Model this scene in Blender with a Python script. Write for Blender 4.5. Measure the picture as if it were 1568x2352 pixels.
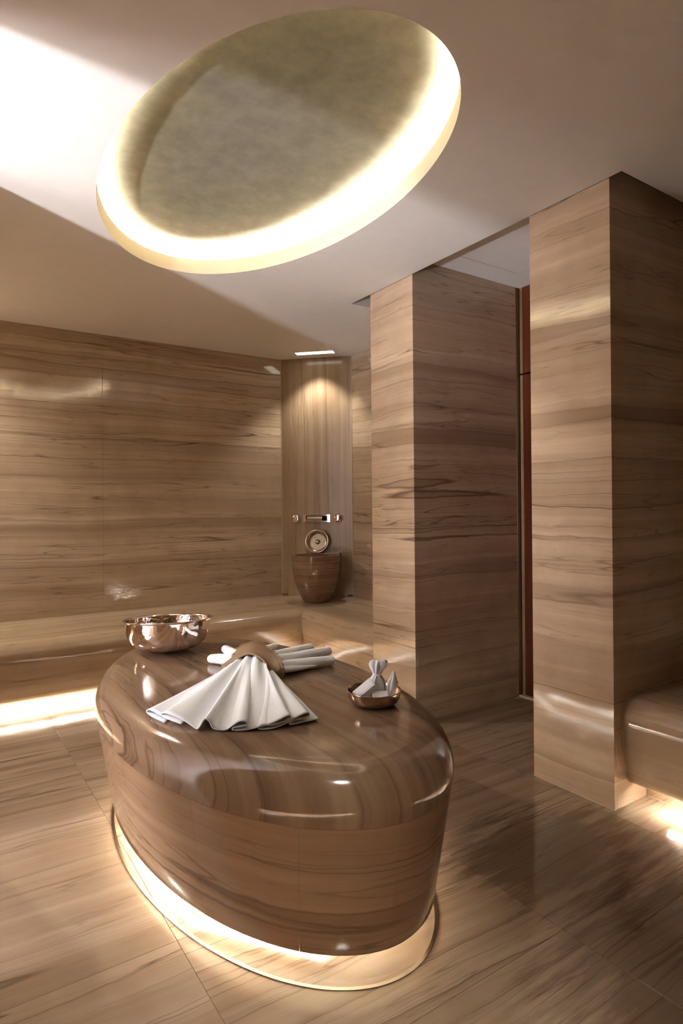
import bpy, bmesh, math, random
from mathutils import Vector, Matrix

random.seed(7)
for o in list(bpy.data.objects):
    bpy.data.objects.remove(o)
sc = bpy.context.scene
COL = sc.collection
PI = math.pi

# ------------------------------------------------------------------ camera
F_PX, W_PX, H_PX = 1413.0, 1568.0, 2352.0
CAM_H = 1.25
yaw = math.atan2(2114, 1413)
roll = math.radians(0.5)
fwd = Vector((math.cos(yaw), math.sin(yaw), 0))
rgt = Vector((math.sin(yaw), -math.cos(yaw), 0))
up = Vector((0, 0, 1))
cx_ = rgt * math.cos(roll) - up * math.sin(roll)
cy_ = rgt * math.sin(roll) + up * math.cos(roll)
cam = bpy.data.cameras.new('camera')
cam.sensor_fit = 'VERTICAL'
cam.sensor_height = 36.0
cam.lens = 36.0 * F_PX / H_PX
cam.shift_y = -11.0 / H_PX
cam.clip_start = 0.02
cam_o = bpy.data.objects.new('camera', cam)
COL.objects.link(cam_o)
cam_o.matrix_world = Matrix(((cx_.x, cy_.x, -fwd.x, 0), (cx_.y, cy_.y, -fwd.y, 0),
                             (cx_.z, cy_.z, -fwd.z, CAM_H), (0, 0, 0, 1)))
sc.camera = cam_o

# ------------------------------------------------------------------ world, light levels, exposure
wld = bpy.data.worlds.new('world')
sc.world = wld
wld.use_nodes = True
wld.node_tree.nodes['Background'].inputs[0].default_value = (0.02, 0.018, 0.016, 1)
wld.node_tree.nodes['Background'].inputs[1].default_value = 0.3
sc.view_settings.view_transform = 'Standard'
sc.view_settings.look = 'None'
sc.view_settings.exposure = 1.46
sc.view_settings.gamma = 1.0
sc.view_settings.use_curve_mapping = False
sc.cycles.use_denoising = True
sc.cycles.max_bounces = 7
sc.cycles.diffuse_bounces = 4
sc.cycles.glossy_bounces = 3
sc.cycles.use_adaptive_sampling = True
sc.cycles.adaptive_threshold = 0.15
sc.cycles.adaptive_min_samples = 16
sc.cycles.sample_clamp_indirect = 25.0
sc.cycles.caustics_refractive = False
sc.cycles.blur_glossy = 0.3

WARM = (1.0, 0.95, 0.84)
E_DOME = 100.0       # cove strip of the dome
E_BENCH = 66.0      # strips under the benches
E_SLAB = 25.0       # strip under the platform
P_HALL = 130.0      # lamp in the hall beyond the doorway
P_DOORWAY = 70.0   # brightness of the hall seen through the doorway
P_SPOT2 = 84.0      # fill light added above the near end of the room
P_SPOT3 = 62.0       # fill light added in the far left corner
P_SPOT = 13.0       # downlight over the basin

# uplight of the hall behind the doorway opposite the wooden door: throws the bright patch on the ceiling
hl = bpy.data.lights.new('hall_uplight', 'SPOT')
hl.energy = P_HALL
hl.color = (0.88, 0.91, 1.0)
hl.spot_size = math.radians(74)
hl.spot_blend = 0.55
hl.shadow_soft_size = 0.05
hlo = bpy.data.objects.new('hall_uplight', hl)
COL.objects.link(hlo)
hlo.location = (-1.57, 1.85, 0.95)
hlo.rotation_euler = Vector((1, 0.30, 0.95)).to_track_quat('-Z', 'Y').to_euler()
# soft fill light added at the hall's far end, shining in through the doorway
dl = bpy.data.lights.new('doorway_light', 'AREA')
dl.shape = 'RECTANGLE'
dl.size = 1.5
dl.size_y = 2.4
dl.energy = P_DOORWAY
dl.color = (0.96, 0.93, 1.0)
dlo = bpy.data.objects.new('doorway_light', dl)
COL.objects.link(dlo)
dlo.location = (-3.45, 2.30, 1.30)
dlo.rotation_euler = Vector((1, 0, 0)).to_track_quat('-Z', 'Y').to_euler()

# ------------------------------------------------------------------ node helpers
class NT:
    def __init__(s, name):
        s.m = bpy.data.materials.new(name)
        s.m.use_nodes = True
        s.t = s.m.node_tree
        s.t.nodes.clear()
        s.out = s.t.nodes.new('ShaderNodeOutputMaterial')
        s.b = s.t.nodes.new('ShaderNodeBsdfPrincipled')
        s.t.links.new(s.b.outputs[0], s.out.inputs[0])
    def n(s, typ, **kw):
        nd = s.t.nodes.new('ShaderNode' + typ)
        for k, v in kw.items():
            setattr(nd, k, v)
        return nd
    def l(s, a, b):
        s.t.links.new(a, b)
    def val(s, x, sock):
        if isinstance(x, (int, float)):
            sock.default_value = x
        elif isinstance(x, tuple):
            sock.default_value = x
        else:
            s.l(x, sock)
    def math(s, op, a, b=0.0, c=None):
        nd = s.n('Math', operation=op)
        s.val(a, nd.inputs[0]); s.val(b, nd.inputs[1])
        if c is not None:
            s.val(c, nd.inputs[2])
        return nd.outputs[0]
    def noise(s, vec, scale, detail=3, rough=0.55, dist=0.0):
        nd = s.n('TexNoise')
        s.l(vec, nd.inputs['Vector'])
        nd.inputs['Scale'].default_value = scale
        nd.inputs['Detail'].default_value = detail
        nd.inputs['Roughness'].default_value = rough
        nd.inputs['Distortion'].default_value = dist
        return nd.outputs['Fac']
    def ramp(s, fac, stops):
        nd = s.n('ValToRGB')
        cr = nd.color_ramp
        while len(cr.elements) < len(stops):
            cr.elements.new(0.5)
        for e, (p, c) in zip(cr.elements, stops):
            e.position = p
            e.color = c if len(c) == 4 else (*c, 1)
        s.l(fac, nd.inputs[0])
        return nd.outputs[0]
    def mix(s, fac, a, b, mode='MIX'):
        nd = s.n('Mix', data_type='RGBA', blend_type=mode)
        s.val(fac, nd.inputs[0])
        for x, i in ((a, 6), (b, 7)):
            if isinstance(x, tuple):
                nd.inputs[i].default_value = x if len(x) == 4 else (*x, 1)
            else:
                s.l(x, nd.inputs[i])
        return nd.outputs[2]
    def rng(s, v, a, b, c, d):
        nd = s.n('MapRange')
        s.l(v, nd.inputs[0])
        for i, x in enumerate((a, b, c, d)):
            nd.inputs[i + 1].default_value = x
        return nd.outputs[0]
    def set(s, **kw):
        for k, v in kw.items():
            s.val(v, s.b.inputs[k.replace('_', ' ')])


def srgb(r, g, b):
    f = lambda c: (c / 255 / 12.92) if c / 255 <= 0.04045 else ((c / 255 + 0.055) / 1.055) ** 2.4
    return (f(r), f(g), f(b))


def stone(name, band='Z', light=(194, 173, 149), mid=(178, 156, 131), dark=(112, 89, 69),
          freq=1.0, vein=1.0, rough=(0.14, 0.24), tilt=0.0, tile_var=0.0, stain=None, warp=1.0, bump=0.02):
    """bedded brown marble: bands and thin wavy veins lie across the axis `band`"""
    k = NT(name)
    geo = k.n('NewGeometry')
    sep = k.n('SeparateXYZ')
    k.l(geo.outputs['Position'], sep.inputs[0])
    x, y, z = sep.outputs
    if band == 'Z':
        w, s1, s2 = z, x, y
    elif band == 'Y':
        w, s1, s2 = y, x, z
    elif band == 'X':
        w, s1, s2 = x, y, z
    elif band == 'YZ':
        w, s1, s2 = k.math('ADD', z, k.math('MULTIPLY', y, 0.8)), x, z
    elif band == 'XZ':
        w, s1, s2 = k.math('ADD', z, k.math('MULTIPLY', x, 0.8)), y, z
    else:                                     # 'D': across the corner panel
        w = k.math('MULTIPLY', k.math('SUBTRACT', x, y), 0.7071)
        s1, s2 = z, k.math('MULTIPLY', k.math('ADD', x, y), 0.7071)
    rnd = None
    if tile_var:
        oi = k.n('ObjectInfo')
        rnd = oi.outputs['Random']
        w = k.math('ADD', w, k.math('MULTIPLY', rnd, 7.0 * tile_var))
        s1 = k.math('ADD', s1, k.math('MULTIPLY', rnd, 13.0 * tile_var))
    # slow warp so that the veins undulate
    def comb(a, b, c):
        nd = k.n('CombineXYZ')
        for i, q in enumerate((a, b, c)):
            k.val(q, nd.inputs[i])
        return nd.outputs[0]
    flat = comb(k.math('MULTIPLY', s1, 1.0), k.math('MULTIPLY', s2, 1.0), k.math('MULTIPLY', w, 0.22))
    fine = comb(k.math('MULTIPLY', s1, 1.0), k.math('MULTIPLY', s2, 1.0), k.math('MULTIPLY', w, 0.3))
    w1 = k.noise(flat, 0.9, 1, 0.5)
    w3 = k.noise(fine, 17.0, 1, 0.5)
    w2 = k.noise(fine, 5.0, 3, 0.55)
    ww = k.math('ADD', w, k.math('MULTIPLY', k.math('SUBTRACT', w1, 0.5), 0.085 * warp))
    ww = k.math('ADD', ww, k.math('MULTIPLY', k.math('SUBTRACT', w2, 0.5), 0.018 * warp))
    ww = k.math('ADD', ww, k.math('MULTIPLY', k.math('SUBTRACT', w3, 0.5), 0.0075 * warp))
    if tilt:
        ww = k.math('ADD', ww, k.math('MULTIPLY', s1, tilt))
    st = comb(k.math('MULTIPLY', s1, 0.022), k.math('MULTIPLY', s2, 0.022), ww)
    st2 = comb(k.math('MULTIPLY', s1, 0.04), k.math('MULTIPLY', s2, 0.04), ww)
    n1 = k.noise(st, 3.2 * freq, 2, 0.5)
    n2 = k.noise(st, 16.0 * freq, 3, 0.6)
    n3 = k.noise(st2, 75.0 * freq, 2, 0.6)
    tone = k.math('ADD', k.math('MULTIPLY', n1, 0.5), k.math('MULTIPLY', n2, 0.5))
    tone = k.math('ADD', tone, k.math('MULTIPLY', k.math('SUBTRACT', n3, 0.5), 0.10))
    lo = tuple(0.22 * a + 0.78 * b for a, b in zip(srgb(*dark), srgb(*mid)))
    col = k.ramp(tone, [(0.30, lo), (0.47, srgb(*mid)), (0.60, srgb(*light)), (0.8, srgb(*[min(255, c + 8) for c in light]))])
    # broad dark bands
    bnd = k.noise(st, 5.2 * freq, 2.2, 0.55)
    bnd = k.rng(bnd, 0.56, 0.70, 0.0, 1.0)
    col = k.mix(k.math('MULTIPLY', bnd, 0.52 * vein), col, srgb(*[int(c * 1.1) for c in dark]))
    # thin dark veins = level lines of stretched noise, faded in and out
    amt = k.noise(comb(k.math('MULTIPLY', s1, 0.35), k.math('MULTIPLY', s2, 0.35), k.math('MULTIPLY', w, 3.0)), 1.8, 1.5, 0.5)
    dk = srgb(*[int(c * 0.85) for c in dark])
    for sc_, wd, stg, vec in ((3.4, 0.003, 1.0, st), (7.0, 0.005, 0.9, st), (13.0, 0.008, 0.75, st2), (26.0, 0.015, 0.55, st2)):
        v = k.noise(vec, sc_ * freq, 1.5, 0.45)
        d = k.math('ABSOLUTE', k.math('SUBTRACT', v, 0.5))
        line = k.rng(d, 0.0, wd, 1.0, 0.0)
        line = k.math('MULTIPLY', line, k.rng(amt, 0.36, 0.60, 0.12, 1.0))
        col = k.mix(k.math('MULTIPLY', line, stg * vein), col, dk)
    # soft brown halo on one side of the strongest veins
    v = k.noise(st, 3.4 * freq, 1.5, 0.45)
    sm = k.rng(k.math('SUBTRACT', v, 0.5), 0.0, 0.035, 1.0, 0.0)
    sm = k.math('MULTIPLY', sm, k.math('GREATER_THAN', v, 0.5))
    col = k.mix(k.math('MULTIPLY', sm, 0.40 * vein), col, srgb(*dark))
    # mottling
    pos = geo.outputs['Position']
    m1 = k.noise(pos, 5.0, 4, 0.6)
    col = k.mix(k.rng(m1, 0.45, 0.75, 0.0, 0.28), col, srgb(138, 106, 76))
    if rnd is not None:
        col = k.mix(k.rng(rnd, 0.0, 1.0, 0.0, 0.16), col, srgb(105, 76, 52))
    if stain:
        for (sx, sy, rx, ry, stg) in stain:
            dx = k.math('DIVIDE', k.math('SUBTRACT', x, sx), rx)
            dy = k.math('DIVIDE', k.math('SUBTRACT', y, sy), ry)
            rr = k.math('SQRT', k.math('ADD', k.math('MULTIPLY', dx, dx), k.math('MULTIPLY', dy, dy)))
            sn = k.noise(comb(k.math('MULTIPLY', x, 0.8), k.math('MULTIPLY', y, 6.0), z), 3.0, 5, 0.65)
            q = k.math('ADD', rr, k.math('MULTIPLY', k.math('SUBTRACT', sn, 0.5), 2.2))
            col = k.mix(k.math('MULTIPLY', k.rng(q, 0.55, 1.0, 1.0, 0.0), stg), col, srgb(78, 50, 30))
    k.l(col, k.b.inputs['Base Color'])
    k.b.inputs['Specular IOR Level'].default_value = 0.65
    rn = k.noise(pos, 9.0, 3, 0.6)
    k.l(k.rng(rn, 0.3, 0.7, rough[0], rough[1]), k.b.inputs['Roughness'])
    if bump:
        bp = k.n('Bump')
        bp.inputs['Strength'].default_value = bump
        bp.inputs['Distance'].default_value = 0.004
        k.l(k.noise(pos, 14.0, 3, 0.5), bp.inputs['Height'])
        k.l(bp.outputs[0], k.b.inputs['Normal'])
    return k.m


def plain(name, col, rough=0.5, metal=0.0, var=0.06, scale=12.0, spec=0.5, bump=0.0, bscale=60.0, col2=None, coat=0.0):
    k = NT(name)
    tc = k.n('NewGeometry').outputs['Position']
    n = k.noise(tc, scale, 4, 0.6)
    c2 = col2 or tuple(c * (1 - 2 * var) for c in col)
    k.l(k.mix(k.rng(n, 0.35, 0.65, 0.0, 1.0), col, c2), k.b.inputs['Base Color'])
    k.set(Roughness=rough, Metallic=metal)
    k.b.inputs['Specular IOR Level'].default_value = spec
    k.b.inputs['Coat Weight'].default_value = coat
    if bump:
        bp = k.n('Bump')
        bp.inputs['Strength'].default_value = bump
        bp.inputs['Distance'].default_value = 0.002
        k.l(k.noise(tc, bscale, 3, 0.6), bp.inputs['Height'])
        k.l(bp.outputs[0], k.b.inputs['Normal'])
    return k.m


def emit(name, col, strength):
    k = NT(name)
    k.t.nodes.remove(k.b)
    e = k.n('Emission')
    e.inputs[0].default_value = (*col, 1)
    e.inputs[1].default_value = strength
    k.l(e.outputs[0], k.out.inputs[0])
    return k.m


M = {}
M['wall'] = stone('marble_wall', 'Z', rough=(0.07, 0.12))
M['pillar'] = stone('marble_pillar', 'Z', light=(196, 172, 146), mid=(181, 156, 130), dark=(122, 96, 72), rough=(0.08, 0.13))
M['corner'] = stone('marble_corner', 'D', freq=1.4, warp=0.35, vein=0.8, light=(170, 148, 122), mid=(150, 127, 101), rough=(0.15, 0.22))
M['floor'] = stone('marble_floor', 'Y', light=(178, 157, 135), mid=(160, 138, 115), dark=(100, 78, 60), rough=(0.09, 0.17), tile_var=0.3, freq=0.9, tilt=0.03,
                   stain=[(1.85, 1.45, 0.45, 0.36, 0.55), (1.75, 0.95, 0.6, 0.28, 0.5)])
M['bench_x'] = stone('marble_bench_side', 'XZ', rough=(0.10, 0.18), vein=0.8, warp=0.5, light=(188, 165, 138), mid=(174, 149, 122))
M['bench'] = stone('marble_bench', 'YZ', rough=(0.10, 0.18), vein=0.6, warp=0.5, light=(188, 165, 138), mid=(174, 149, 122))
M['slab_top'] = stone('marble_slab_top', 'X', rough=(0.08, 0.14), freq=1.25, light=(150, 126, 103), mid=(133, 108, 86), dark=(78, 57, 43))
M['slab_body'] = stone('marble_slab_body', 'Z', rough=(0.09, 0.16), freq=1.1, tilt=0.05, light=(164, 137, 111), mid=(149, 120, 94), dark=(100, 76, 57))
M['basin'] = stone('marble_basin', 'Z', rough=(0.08, 0.15), freq=1.6, light=(150, 122, 96), mid=(122, 96, 72), dark=(70, 48, 34))
M['ceiling'] = plain('ceiling_plaster', srgb(228, 224, 218), 0.85, var=0.015, spec=0.2)
M['hall'] = plain('hall_plaster', srgb(225, 218, 212), 0.8, var=0.02, spec=0.2)
M['rim'] = plain('dome_rim_plaster', srgb(222, 208, 182), 0.7, var=0.01, spec=0.2)
M['dome'] = plain('dome_polished_plaster', srgb(124, 120, 105), 0.6, scale=14.0, col2=srgb(108, 104, 90), spec=0.3, bump=0.1, bscale=30)
M['led_dome'] = emit('led_dome', WARM, E_DOME)
M['led_bench'] = emit('led_bench', WARM, E_BENCH)
M['led_slab'] = emit('led_slab', WARM, E_SLAB)
M['diffuser'] = emit('diffuser', (1.0, 0.9, 0.74), 1.6)
M['grout'] = plain('pale_grout', srgb(196, 178, 150), 0.8)
M['mid_grout'] = plain('mid_grout', srgb(146, 122, 96), 0.8)
M['dark_grout'] = plain('dark_grout', srgb(95, 75, 55), 0.8)
M['steel'] = plain('brushed_steel', (0.50, 0.46, 0.40), 0.22, 1.0)
M['chrome'] = plain('polished_nickel', (0.80, 0.70, 0.68), 0.06, 1.0, var=0.02)
M['white_cloth'] = plain('white_terry', (0.93, 0.96, 1.0), 0.95, var=0.01, spec=0.1, bump=0.5, bscale=420)
M['brown_cloth'] = plain('brown_cotton', srgb(142, 116, 92), 0.9, var=0.05, spec=0.1, bump=0.3, bscale=300)
M['fringe'] = plain('fringe_cotton', srgb(176, 142, 104), 0.9, var=0.06, spec=0.1)
M['white_paper'] = plain('white_paper', (0.87, 0.89, 0.93), 0.6, var=0.02)
M['gold'] = plain('gold_strip', (0.80, 0.60, 0.32), 0.38, 1.0)
M['black'] = plain('black_gap', (0.01, 0.008, 0.007), 0.7)


def wood_mat():
    k = NT('mahogany')
    pos = k.n('NewGeometry').outputs['Position']
    mp = k.n('Mapping')
    mp.inputs['Scale'].default_value = (30, 30, 1.2)
    k.l(pos, mp.inputs[0])
    n = k.noise(mp.outputs[0], 1.5, 4, 0.6)
    k.l(k.ramp(n, [(0.3, srgb(62, 24, 11)), (0.7, srgb(92, 40, 18))]), k.b.inputs['Base Color'])
    k.set(Roughness=0.3)
    return k.m


def copper_mat(name, col, hammered, rough=0.1):
    k = NT(name)
    tc = k.n('TexCoord').outputs['Object']
    n = k.noise(tc, 9, 3, 0.6)
    k.l(k.mix(k.rng(n, 0.35, 0.7, 0, 0.5), col, tuple(c * 0.8 for c in col)), k.b.inputs['Base Color'])
    k.set(Metallic=1.0, Roughness=rough)
    if hammered:
        vo = k.n('TexVoronoi')
        vo.inputs['Scale'].default_value = 75
        k.l(tc, vo.inputs['Vector'])
        bp = k.n('Bump')
        bp.inputs['Strength'].default_value = hammered
        bp.inputs['Distance'].default_value = 0.002
        k.l(vo.outputs['Distance'], bp.inputs['Height'])
        k.l(bp.outputs[0], k.b.inputs['Normal'])
    return k.m


M['wood'] = wood_mat()
M['copper'] = copper_mat('hammered_copper', (0.90, 0.79, 0.73), 0.10, 0.06)
M['copper_in'] = copper_mat('hammered_copper_inside', (0.90, 0.78, 0.70), 0.4, 0.12)
M['brass'] = copper_mat('dark_copper', (0.56, 0.42, 0.32), 0.06, 0.18)
M['tin'] = plain('engraved_tin_lit', (1.0, 0.95, 0.84), 0.4, 0.0, var=0.05, scale=220, bump=0.6, bscale=160)  # pale non-metal colour stands in for the lamp's reflection on the disc
M['tin_dark'] = copper_mat('bronze_wall', (0.50, 0.38, 0.27), 0.0, 0.25)

# ------------------------------------------------------------------ object helpers
BASE = {}


def base_of(o):
    return BASE.get(o.name, Vector((0, 0, 0)))


def mk(name, verts, faces, mat, parent=None, smooth=False, sharp=None):
    me = bpy.data.meshes.new(name)
    b = base_of(parent) if parent else Vector((0, 0, 0))
    me.from_pydata([tuple(Vector(v) - b) for v in verts], [], faces)
    bm = bmesh.new()
    bm.from_mesh(me)
    bmesh.ops.remove_doubles(bm, verts=bm.verts, dist=1e-6)
    bmesh.ops.recalc_face_normals(bm, faces=bm.faces)
    bm.to_mesh(me)
    bm.free()
    me.materials.append(mat)
    if smooth:
        me.polygons.foreach_set('use_smooth', [True] * len(me.polygons))
        if sharp:
            me.set_sharp_from_angle(angle=math.radians(sharp))
    o = bpy.data.objects.new(name, me)
    COL.objects.link(o)
    if parent:
        o.parent = parent
        BASE[o.name] = b
    return o


def thing(name, label, cat, loc, group=None):
    o = bpy.data.objects.new(name, None)
    COL.objects.link(o)
    o.location = loc
    o.empty_display_size = 0.05
    o['label'] = label
    o['category'] = cat
    if group:
        o['group'] = group
    BASE[o.name] = Vector(loc)
    return o


def tag(o, label, cat, kind=None, group=None):
    o['label'] = label
    o['category'] = cat
    if kind:
        o['kind'] = kind
    if group:
        o['group'] = group
    return o


def box_v(x0, x1, y0, y1, z0, z1):
    v = [(x, y, z) for z in (z0, z1) for y in (y0, y1) for x in (x0, x1)]
    f = [(0, 1, 3, 2), (4, 6, 7, 5), (0, 4, 5, 1), (2, 3, 7, 6), (0, 2, 6, 4), (1, 5, 7, 3)]
    return v, f


def box(name, x0, x1, y0, y1, z0, z1, mat, parent=None):
    v, f = box_v(x0, x1, y0, y1, z0, z1)
    return mk(name, v, f, mat, parent)


def bevel(o, w, seg=2):
    md = o.modifiers.new('bevel', 'BEVEL')
    md.width = w
    md.segments = seg
    md.limit_method = 'ANGLE'
    return o


def slab_piece(name, origin, e, f, n, le, lf, th, mat, parent, ch=0.0012):
    """flat stone piece: rectangle le x lf spanned by e, f; front face at the origin plane along n, chamfered rim"""
    o = Vector(origin); e = Vector(e); f = Vector(f); n = Vector(n)
    def q(a, b, c):
        return o + e * a + f * b + n * c
    v, fs = [], []
    for c, i in ((-th, 0), (-ch, 0), (0, ch)):
        v += [q(i, i, c), q(le - i, i, c), q(le - i, lf - i, c), q(i, lf - i, c)]
    for k in (0, 4):
        for a in range(4):
            b = (a + 1) % 4
            fs.append((k + a, k + b, k + 4 + b, k + 4 + a))
    fs.append((8, 9, 10, 11))
    fs.append((3, 2, 1, 0))
    return mk(name, v, fs, mat, parent)


def wall(name, p0, p1, n, z0, z1, cols, rows, mat, label, gap=0.0010, back=0.04):
    """stone-clad wall from p0 to p1 (xy), facing n; cols = distances of upright joints, rows = heights of level joints"""
    p0 = Vector((*p0, 0)); p1 = Vector((*p1, 0)); n = Vector((*n, 0)).normalized()
    e = (p1 - p0); L = e.length; e.normalize()
    th = 0.018
    a = p0 - n * th; b = p1 - n * th
    a2 = a - n * back; b2 = b - n * back
    v = [(q.x, q.y, z) for z in (z0, z1) for q in (a, b, b2, a2)]
    w = mk(name, v, [(0, 1, 2, 3), (4, 5, 6, 7), (0, 1, 5, 4), (1, 2, 6, 5), (2, 3, 7, 6), (3, 0, 4, 7)], M['mid_grout'])
    tag(w, label, 'wall', 'structure')
    cs = [0.0] + list(cols) + [L]
    rs = [z0] + list(rows) + [z1]
    for i in range(len(cs) - 1):
        for j in range(len(rs) - 1):
            c0 = cs[i] + (gap / 2 if i else 0); c1 = cs[i + 1] - (gap / 2 if i < len(cs) - 2 else 0)
            r0 = rs[j] + (gap / 2 if j else 0); r1 = rs[j + 1] - (gap / 2 if j < len(rs) - 2 else 0)
            slab_piece('panel', p0 + e * c0 + up * r0, e, up, n, c1 - c0, r1 - r0, th, mat, w)
    return w


def lathe(name, prof, centre, mat, parent, n=64, axis=None, a0=0.0, smooth=True, sharp=40, cap=True):
    """revolve [(r, h)] about an axis through centre (default z)"""
    c = Vector(centre)
    ax = Vector(axis).normalized() if axis else Vector((0, 0, 1))
    t = Vector((1, 0, 0)) if abs(ax.x) < 0.9 else Vector((0, 1, 0))
    u = ax.cross(t).normalized(); w = ax.cross(u)
    v, f = [], []
    rings = []
    for r, h in prof:
        if r < 1e-6:
            v.append(c + ax * h); rings.append([len(v) - 1] * n)
        else:
            ids = []
            for i in range(n):
                t_ = 2 * PI * i / n + a0
                v.append(c + ax * h + (u * math.cos(t_) + w * math.sin(t_)) * r); ids.append(len(v) - 1)
            rings.append(ids)
    for a, b in zip(rings, rings[1:]):
        for i in range(n):
            j = (i + 1) % n
            q = [a[i], a[j], b[j], b[i]]
            q = [x for k_, x in enumerate(q) if x not in q[:k_]]
            if len(q) > 2:
                f.append(tuple(q))
    return mk(name, v, f, mat, parent, smooth, sharp)


def grid_faces(nu, nv, closed_v=False):
    f = []
    for i in range(nu - 1):
        for j in range(nv if closed_v else nv - 1):
            k = (j + 1) % nv
            f.append((i * nv + j, i * nv + k, (i + 1) * nv + k, (i + 1) * nv + j))
    return f


def catmull(P, n):
    """resample a list of Vectors with a Catmull-Rom spline, n points per span"""
    P = [Vector(p) for p in P]
    Q = [P[0] * 2 - P[1]] + P + [P[-1] * 2 - P[-2]]
    out = []
    for i in range(1, len(Q) - 2):
        a, b, c, d = Q[i - 1:i + 3]
        for k in range(n):
            t = k / n
            out.append(0.5 * ((2 * b) + (c - a) * t + (2 * a - 5 * b + 4 * c - d) * t * t + (3 * b - a - 3 * c + d) * t ** 3))
    out.append(P[-1])
    return out


def tube(path, rad, n=10, sq=1.0, upv=Vector((0, 0, 1)), cap=True):
    """verts and faces of a tube along path; rad per point; sq = height / width of the section"""
    v, f = [], []
    m = len(path)
    for i, p in enumerate(path):
        d = (path[min(i + 1, m - 1)] - path[max(i - 1, 0)]).normalized()
        s = d.cross(upv)
        if s.length < 1e-4:
            s = d.cross(Vector((1, 0, 0)))
        s.normalize()
        h = s.cross(d)
        for k in range(n):
            t = 2 * PI * k / n
            v.append(p + s * math.cos(t) * rad[i] + h * math.sin(t) * rad[i] * sq)
    f = grid_faces(m, n, True)
    if cap:
        f.append(tuple(range(n - 1, -1, -1)))
        f.append(tuple((m - 1) * n + k for k in range(n)))
    return v, f


# ------------------------------------------------------------------ dimensions of the room
YW = 4.92                     # back wall
PX = 2.316                    # front of the pillars
CXR = 1.139                   # axis of symmetry of the room
XR = 3.10                     # wall behind the right-hand benches
XL = 2 * CXR - XR
YN = -1.2                     # wall behind the camera
ZC, ZU = 2.585, 2.68          # main ceiling, raised ceiling over the doorways
ZB = 0.458                    # bench top
NY0, NY1 = 1.88, 2.712        # doorway between the pillars
PY0, PY1 = 1.476, 3.118       # outer sides of the pillars
ZT = 2.78

# ------------------------------------------------------------------ floor
fl = box('floor', -3.6, 3.5, YN - 0.1, YW + 0.1, -0.08, -0.003, M['mid_grout'])
tag(fl, 'polished brown veined marble floor with long tiles', 'floor', 'structure')
TW, TH = 0.955, 0.60
g = 0.0009
xs = [0.585 - TW * k for k in range(4, 0, -1)] + [0.585, 1.54, 2.285, 3.24, 3.5]
ys = [-1.2, -0.65, -0.05, 0.55, 1.15, 1.75, 2.35, 2.95, 3.55, 4.15, 4.95]
for i in range(len(xs) - 1):
    for j in range(len(ys) - 1):
        xa, xb, ya, yb = xs[i] + g / 2, xs[i + 1] - g / 2, ys[j] + g / 2, ys[j + 1] - g / 2
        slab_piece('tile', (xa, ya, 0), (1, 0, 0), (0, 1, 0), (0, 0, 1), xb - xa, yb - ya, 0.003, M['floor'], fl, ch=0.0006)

# ------------------------------------------------------------------ walls
ROWS = [1.50, 2.037]
CC0, CC1 = 2.637, XR          # the panel that cuts the corner
CCY = YW - (CC1 - CC0)
wall('wall_back', (XL + 0.46, YW), (CC0, YW), (0, -1), ZB, ZT, [1.10 - (XL + 0.46)], ROWS, M['wall'],
     'brown veined marble wall behind the long bench')
wall('wall_corner', (CC0, YW), (CC1, CCY), (-1, -1), ZB, ZT, [], [], M['corner'],
     'marble panel with upright veins cutting the corner behind the basin')
wall('wall_corner_left', (XL, CCY), (XL + 0.46, YW), (1, -1), ZB, ZT, [], [], M['corner'],
     'marble panel cutting the far left corner')
wall('wall_side', (XR, CCY), (XR, PY1), (-1, 0), ZB, ZT, [], ROWS, M['wall'],
     'narrow strip of marble wall between the corner panel and the pillar')
wall('wall_alcove', (XR, PY0), (XR, YN), (-1, 0), 0, ZT, [1.3], ROWS, M['wall'], 'marble wall behind the bench at the right edge')
wall('wall_left_far', (XL, PY1), (XL, CCY), (1, 0), 0, ZT, [], ROWS, M['wall'], 'marble wall at the left of the room')
wall('wall_left_near', (XL, YN), (XL, PY0), (1, 0), 0, ZT, [1.3], ROWS, M['wall'], 'marble wall left of the camera')
wall('wall_near', (XR, YN), (XL, YN), (0, 1), 0, ZT, [1.5, 3.0], ROWS, M['wall'], 'marble wall behind the camera')


def pillar(name, x0, x1, y0, y1, rows, label, faces):
    """free-standing pillar clad with stone panels"""
    t = 0.018
    core = box(name, x0 + t, x1, y0 + t, y1 - t, 0, ZT, M['dark_grout'])
    tag(core, label, 'pillar', 'structure')
    rs = [0] + rows + [ZT]
    gp = 0.0014
    for a, b in zip(rs, rs[1:]):
        h = b - a - gp
        slab_piece('panel', (x0, y1, a), (0, -1, 0), (0, 0, 1), (-1, 0, 0), y1 - y0, h, t, M['pillar'], core, ch=0.0008)
        slab_piece('panel', (x0 + t + 0.0004, y0, a), (1, 0, 0), (0, 0, 1), (0, -1, 0), x1 - x0 - t - 0.0004, h, t, M[faces], core, ch=0.0008)
        slab_piece('panel', (x1, y1, a), (-1, 0, 0), (0, 0, 1), (0, 1, 0), x1 - x0 - t - 0.0004, h, t, M[faces], core, ch=0.0008)
    box('sealant', x0 - 0.003, x0 - 0.0001, y0 - 0.003, y1, 0.0003, 0.0025, M['grout'], core)
    return core


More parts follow.
